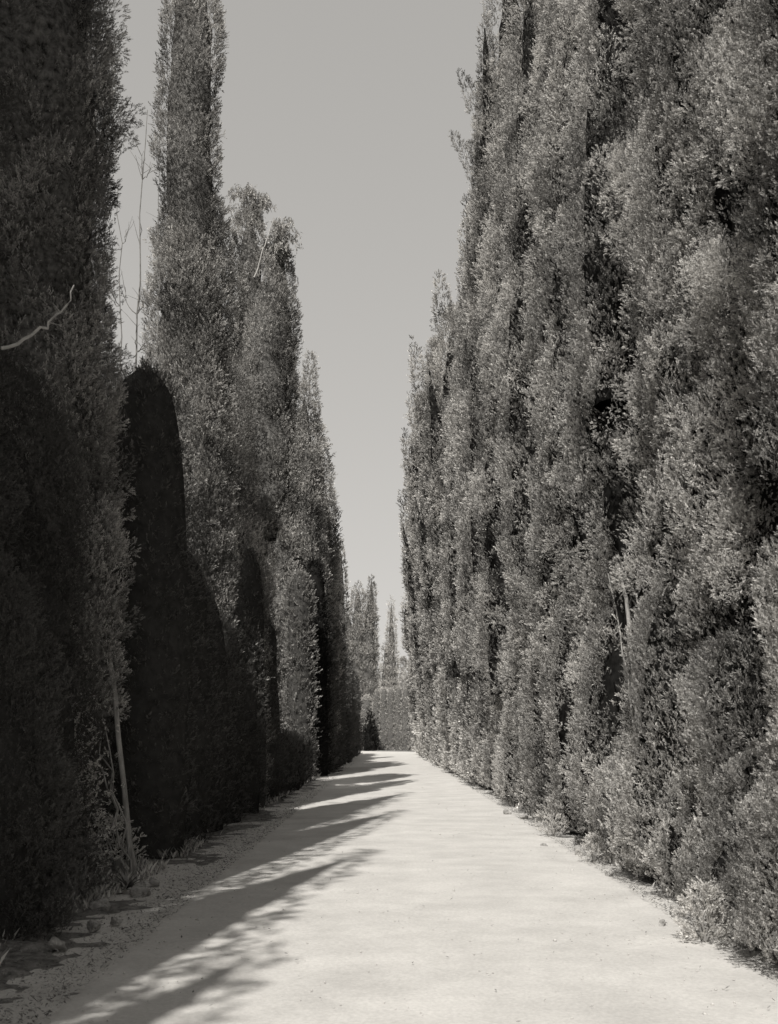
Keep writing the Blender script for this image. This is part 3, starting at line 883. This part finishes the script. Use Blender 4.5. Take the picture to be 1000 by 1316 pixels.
# stones
def stone(x, y, s, label, group, seed, flat=.8, mat=M_STONE, name='stone', zoff=0.0):
    import bmesh
    bm = bmesh.new()
    bmesh.ops.create_icosphere(bm, subdivisions=4, radius=1)
    r = np.random.RandomState(seed)
    co = np.array([v.co[:] for v in bm.verts])
    q = 1 + .22 * snoise(co, 1.7, seed, 2) + .07 * snoise(co, 5, seed + 1, 2)
    for k in range(9):
        d = r.normal(0, 1, 3); d /= np.linalg.norm(d)
        h = co @ d
        q *= np.where(h > .6, .6 / np.maximum(h, .6), 1)
    sc = np.array([s * r.uniform(.8, 1.25), s * r.uniform(.7, 1.1), s * flat * r.uniform(.8, 1.2)])
    co = co * q[:, None] * sc
    for v_, c in zip(bm.verts, co):
        v_.co = c
    me = bpy.data.meshes.new(name); bm.to_mesh(me); bm.free()
    me.materials.append(mat)
    for p in me.polygons:
        p.use_smooth = False
    o = link(name, me, None, (x, y, s * flat * .1 + zoff))
    o.rotation_euler = (0, 0, r.uniform(0, 6.28))
    return tag(o, label, 'stone', group)


def at(px, py, h=0.0):
    z = FPX * (CAMH - h) / (py - HOR)
    return (px - VPX) / FPX * z, z


for k, (px, py, s, lab) in enumerate([
        (184, 1152, .13, 'pale angular stone behind the spiky plant at the left verge'),
        (132, 1172, .10, 'rounded boulder below the ivy at the left verge'),
        (150, 1192, .06, 'flat stone in front of the rounded boulder on the left'),
        (200, 1140, .06, 'half buried stone right of the pale angular one'),
        (120, 1200, .055, 'dark flat stone left of the lit pebble on the verge'),
        (75, 1225, .07, 'small stone at the very left end of the verge'),
        (210, 1160, .028, 'tiny bright pebble on the shaded left edge of the path'),
        (144, 1210, .03, 'tiny bright pebble on the dry left verge')]):
    x, y = at(px, py)
    stone(x, y, s, lab, 'stones on the left verge', 500 + k, zoff=.05 if s > .05 else .0)
for k, (px, py, s, lab) in enumerate([
        (652, 1047, .10, 'pale stone at the foot of the right row, farthest from the viewer'),
        (672, 1053, .09, 'pale stone second farthest along the right edge'),
        (700, 1088, .06, 'small flat stone midway along the right edge'),
        (745, 1100, .10, 'pale stone beside the first dark hollow in the right edge'),
        (752, 1093, .07, 'stone tucked behind the pale one at the right edge'),
        (783, 1127, .07, 'bright pebble just before the large shadow patch on the right'),
        (868, 1178, .09, 'rounded stone beside the dense tuft at lower right'),
        (850, 1192, .05, 'small flat stone on the gravel below the rounded one'),
        (955, 1215, .12, 'pale block of stone at the lower right corner'),
        (935, 1206, .05, 'small stone by the pale block at lower right')]):
    x, y = at(px, py)
    stone(x, y, s, lab, 'stones along the right edge of the path', 600 + k, zoff=.02)

# spiky plant on the left verge
x, y = at(163, 1150)
sproot = empty('spiky_plant', (x, y, .06), 'dark spiky tuft of sword leaves at the foot of the leaning trunk', 'plant')
r = np.random.RandomState(12)
mb = MB()
for k in range(34):
    a = r.uniform(0, 2 * PI); L_ = r.uniform(.16, .36); el = r.uniform(.35, 1.2)
    t = np.linspace(0, 1, 6)
    cx = np.cos(a) * np.cos(el) * L_ * t; cy = np.sin(a) * np.cos(el) * L_ * t
    cz = np.sin(el) * L_ * t - .35 * L_ * t ** 2.5
    w = .013 * (1 - t ** 1.6) + .001
    s_ = np.array([-math.sin(a), math.cos(a), 0])
    c_ = np.stack([cx, cy, cz], 1)
    V = np.concatenate([c_ - s_ * w[:, None], c_ + s_ * w[:, None]])
    F = [(i, i + 1, i + 7, i + 6) for i in range(5)]
    mb.add(V, F, r.uniform(.2, 1))
mb.build('leaves', [M_BLADE], sproot, smooth=False)


def weed(name, x, y, hgt, rad, label, seed, mats=(M_FOLCLIP, M_CORE), n=160, group=None, z=0.0, cat='plant'):
    root = empty(name, (x, y, z), label, cat, group)
    r = np.random.RandomState(seed)
    a = r.uniform(0, 2 * PI, n); q = np.sqrt(r.uniform(0, 1, n)); hh = r.uniform(0.05, 1, n)
    wid = rad * np.sin(np.clip(hh * .8 + .2, 0, 1) * PI) ** .6
    P = np.stack([np.cos(a) * q * wid, np.sin(a) * q * wid, hh * hgt], 1)
    D = np.stack([np.cos(a) * .7, np.sin(a) * .7, r.uniform(.2, 1.2, n)], 1) + r.normal(0, .3, (n, 3))
    V, tt = tufts(P, D, r.uniform(.07, .13, n), r.uniform(.6, 1.1, n), 0, r)
    link('foliage', mesh_np('foliage', V, np.arange(len(V)).reshape(-1, 4), [mats[0]], tone=tt), root)
    mb = MB()
    for k in range(7):
        e = (math.cos(k) * rad * .6, math.sin(k) * rad * .6, hgt * .85)
        mb.tube(curve_pts((0, 0, -.02), e, 7, (0, 0, .03), .01, seed + k), np.linspace(.012, .004, 7), 5)
    mb.build('stem', [M_BARK], root)


for k, (bx, by, bh, br, lab) in enumerate([
        (2.95, 5.9, 1.5, .6, 'pale bushy growth at the lower right edge of the photo'),
        (2.9, 7.1, 1.3, .55, 'pale bushy growth spilling over the path edge at lower right'),
        (2.98, 8.4, 1.4, .58, 'pale bushy growth above the large shadow patch on the right'),
        (2.95, 9.8, 1.2, .52, 'pale bushy growth beside the bright pebble on the right edge'),
        (2.9, 11.3, 1.1, .5, 'pale bushy growth at the foot of the exposed splitting stems'),
        (2.9, 13.0, 1.2, .5, 'pale bushy growth just beyond the exposed splitting stems')]):
    rt = empty('bushy_growth', (bx, by, 0), lab, 'bush', 'bushy growth spilling from the foot of the right row')
    crown('foliage', rt, [sp(bx, by, bh, br, z0=.12, shape='full', bot=.9, amp=.22, seed=700 + k), sp(bx - .05, by - .45, bh * .7, br * .75, z0=.08, shape='full', bot=.95, amp=.22, seed=720 + k)],
          [M_FOLCLIP, M_CORE], 3000 + k, -1, rough=.7, hole=.15, tuft=.045 + .0032 * by, tone=(.75, 1.1))
    trunk(rt, (bx + .1, by, -.03), (bx, by, bh * .7), .03, .012, 900 + k, name='stem')
x, y = at(905, 1212)
weed('low_shrub', x, y, .4, .19, 'pale dense tuft of foliage at lower right standing before the row', 71, n=300)
x, y = at(953, 1196)
weed('low_shrub', x, y, .5, .3, 'loose twiggy tuft at the lower right edge of the photo', 72, n=260)
x, y = at(150, 1120)
weed('low_shrub', x, y, .55, .28, 'patchy sunlit weeds left of the leaning trunk', 73, n=230, z=.03)
x, y = at(98, 1160)
weed('low_shrub', x, y, .5, .3, 'dark low weeds at the foot of the hedge at far left', 74, mats=(M_FOLDARK, M_CORE), n=260, z=.03)
x, y = at(712, 1075)
weed('low_shrub', x, y, .3, .2, 'small tuft at the right edge between the stones', 75, n=160)
x, y = at(765, 1110)
weed('low_shrub', x, y, .32, .2, 'dark small tuft beside the first hollow in the right edge', 76, n=160)

# dry litter scattered along both edges (stuff)
r = np.random.RandomState(90)
n = 26000
yl = 3 + r.exponential(11, n)
sd = r.uniform(0, 1, n) < .66
xl = np.where(sd, -1.75 - np.abs(r.normal(0, .55, n)), 2.3 + np.abs(r.normal(0, .25, n)))
stray = r.uniform(0, 1, n) < .012
xl = np.where(stray, r.uniform(-2, 2.3, n), xl)
ok = yl < 60
yl, xl = yl[ok], xl[ok]; n = len(yl)
ln = r.uniform(.004, .016, n) * (1 + yl * .02); wd = ln * r.uniform(.12, .45, n)
long_ = r.uniform(0, 1, n) < .08
ln = np.where(long_, ln * 3.5, ln); wd = np.where(long_, wd * .45, wd)
zt = np.where(xl < -1.9, .015 + .085 * np.clip((-xl - 1.95) / 4.05 * 2.2 * 1.3, 0, 1), .03) + r.uniform(0.0, .03, n)
zt = np.where(stray[ok], .036, zt)
a = r.uniform(0, 2 * PI, n)
dx = np.stack([np.cos(a), np.sin(a), r.normal(0, .35, n)], 1); sx = np.stack([-np.sin(a), np.cos(a), r.normal(0, .4, n)], 1)
cp = np.stack([xl, yl, zt], 1)
V = np.stack([cp - dx * ln[:, None], cp - sx * wd[:, None], cp + dx * ln[:, None], cp + sx * wd[:, None]], 1).reshape(-1, 3)
tone = np.repeat(r.uniform(0, 1, n), 4)
tag(link('dry_litter', mesh_np('dry_litter', V, np.arange(len(V)).reshape(-1, 4), [M_LITTER], tone=tone)),
    'dry twigs and leaf litter scattered along both edges of the path', 'litter', kind='stuff')

# pebbles lying loose on the path (stuff)
n = 2200
yl = 4.5 + r.exponential(9, n); xl = r.uniform(-2.2, 2.5, n)
k_ = (yl < 45) & (r.uniform(0, 1, n) < .25 + .75 * np.clip((np.abs(xl - .1) - 1.2) / 1.0, 0, 1)); yl, xl = yl[k_], xl[k_]; n = len(yl)
octa = np.array([(1, 0, 0), (0, 1, 0), (-1, 0, 0), (0, -1, 0), (0, 0, .8), (0, 0, -.5)], float)
sz = r.uniform(.003, .010, n) * (1 + (r.uniform(0, 1, n) < .05) * 1.2)
a = r.uniform(0, 6.28, n); ca, sa = np.cos(a), np.sin(a)
jit = octa[None] * r.uniform(.6, 1.3, (n, 6, 1)) * sz[:, None, None]
V = np.stack([xl[:, None] + jit[..., 0] * ca[:, None] - jit[..., 1] * sa[:, None], yl[:, None] + jit[..., 0] * sa[:, None] + jit[..., 1] * ca[:, None],
              .026 - .02 * ((xl[:, None] - .1) / 2.8) ** 2 + jit[..., 2]], 2).reshape(-1, 3)
tri = np.array([(0, 1, 4), (1, 2, 4), (2, 3, 4), (3, 0, 4), (1, 0, 5), (2, 1, 5), (3, 2, 5), (0, 3, 5)])
F = (tri[None] + 6 * np.arange(n)[:, None, None]).reshape(-1, 3)
tag(link('pebbles', mesh_np('pebbles', V, F, [M_PATH])), 'loose pale pebbles scattered over the gravel path', 'pebbles', kind='stuff')

# grass blades at the hedge foot (stuff)
n = 5200
yl = 5.5 + r.exponential(10, n)
sd = r.uniform(0, 1, n) < .65
xl = np.where(sd, -2.45 - np.abs(r.normal(0, .28, n)), 2.55 + np.abs(r.normal(0, .2, n)))
pn = snoise(np.stack([xl * 2, yl, yl * 0], 1), 2.6, 9, 2)
ok = (yl < 70) & (pn > .05)
yl, xl = yl[ok], xl[ok]; n = len(yl)
h = r.uniform(.03, .12, n) * (1 + yl * .01)
a = r.uniform(0, 2 * PI, n)
cp = np.stack([xl, yl, np.full(n, .03)], 1)
sx = np.stack([-np.sin(a), np.cos(a), np.zeros(n)], 1) * (.004 + yl * .0004)[:, None]
tp = cp + np.stack([np.cos(a) * h * .6, np.sin(a) * h * .6, h], 1)
md = cp + np.stack([np.cos(a) * h * .2, np.sin(a) * h * .2, h * .6], 1)
V = np.stack([cp - sx, cp + sx, md + sx * .8, tp], 1).reshape(-1, 3)
tag(link('grass', mesh_np('grass', V, np.arange(len(V)).reshape(-1, 4), [M_FOLCLIP], tone=np.repeat(r.uniform(0, 1, n), 4))),
    'sparse short grass growing along the foot of both rows', 'grass', kind='stuff')

# ------------------------------------------------------------------ light
EL, AZ = math.radians(47), math.radians(15)           # the sun is behind the camera, a little to the left
S = Vector((-math.sin(AZ) * math.cos(EL), -math.cos(AZ) * math.cos(EL), math.sin(EL)))
ld = bpy.data.lights.new('sun', 'SUN'); ld.energy = 5.0; ld.angle = math.radians(0.4); ld.color = (1, .97, .92)
sun = bpy.data.objects.new('sun', ld); C.objects.link(sun)
sun.rotation_euler = S.to_track_quat('Z', 'Y').to_euler(); sun.location = (-6, -20, 25)

w = bpy.data.worlds.new('World'); scene.world = w; w.use_nodes = True
nt = w.node_tree; nt.nodes.clear(); N, L = nt.nodes, nt.links
sky = N.new('ShaderNodeTexSky'); sky.sky_type = 'NISHITA'; sky.sun_disc = False
sky.sun_elevation = EL; sky.sun_rotation = math.radians(195); sky.dust_density = 1.6
bw = N.new('ShaderNodeRGBToBW')
gm = N.new('ShaderNodeMath'); gm.operation = 'POWER'; gm.inputs[1].default_value = 0.33
ml = N.new('ShaderNodeVectorMath'); ml.operation = 'SCALE'; ml.inputs[0].default_value = (2.48, 2.41, 2.3)
bg = N.new('ShaderNodeBackground'); bg.inputs['Strength'].default_value = 0.15
out = N.new('ShaderNodeOutputWorld')
L.new(sky.outputs[0], bw.inputs[0]); L.new(bw.outputs[0], gm.inputs[0]); L.new(gm.outputs[0], ml.inputs['Scale'])
L.new(ml.outputs[0], bg.inputs['Color']); L.new(bg.outputs[0], out.inputs['Surface'])

# ------------------------------------------------------------------ camera
cd = bpy.data.cameras.new('camera'); cam = bpy.data.objects.new('camera', cd); C.objects.link(cam)
cam.location = (0, 0, CAMH); cam.rotation_euler = (math.radians(90), 0, 0)
cd.sensor_fit = 'VERTICAL'; cd.sensor_height = 36.0; cd.sensor_width = 36.0
cd.lens = FPX / 1316 * 36
cd.shift_y = (HOR - 658) / 1316
cd.shift_x = (500 - VPX) / 1316
cd.clip_start = 0.1; cd.clip_end = 6000
cd.dof.use_dof = True; cd.dof.focus_distance = 26; cd.dof.aperture_fstop = 5.6
scene.camera = cam
scene.view_settings.view_transform = 'Standard'; scene.view_settings.look = 'None'
scene.view_settings.exposure = 0; scene.view_settings.gamma = 1
scene.cycles.max_bounces = 6; scene.cycles.diffuse_bounces = 3; scene.cycles.transmission_bounces = 3; scene.cycles.glossy_bounces = 1
open('/tmp/stat.txt','w').write(repr((sum(q[1] for q in STAT), sorted(STAT, key=lambda q: -q[1])[:5])))
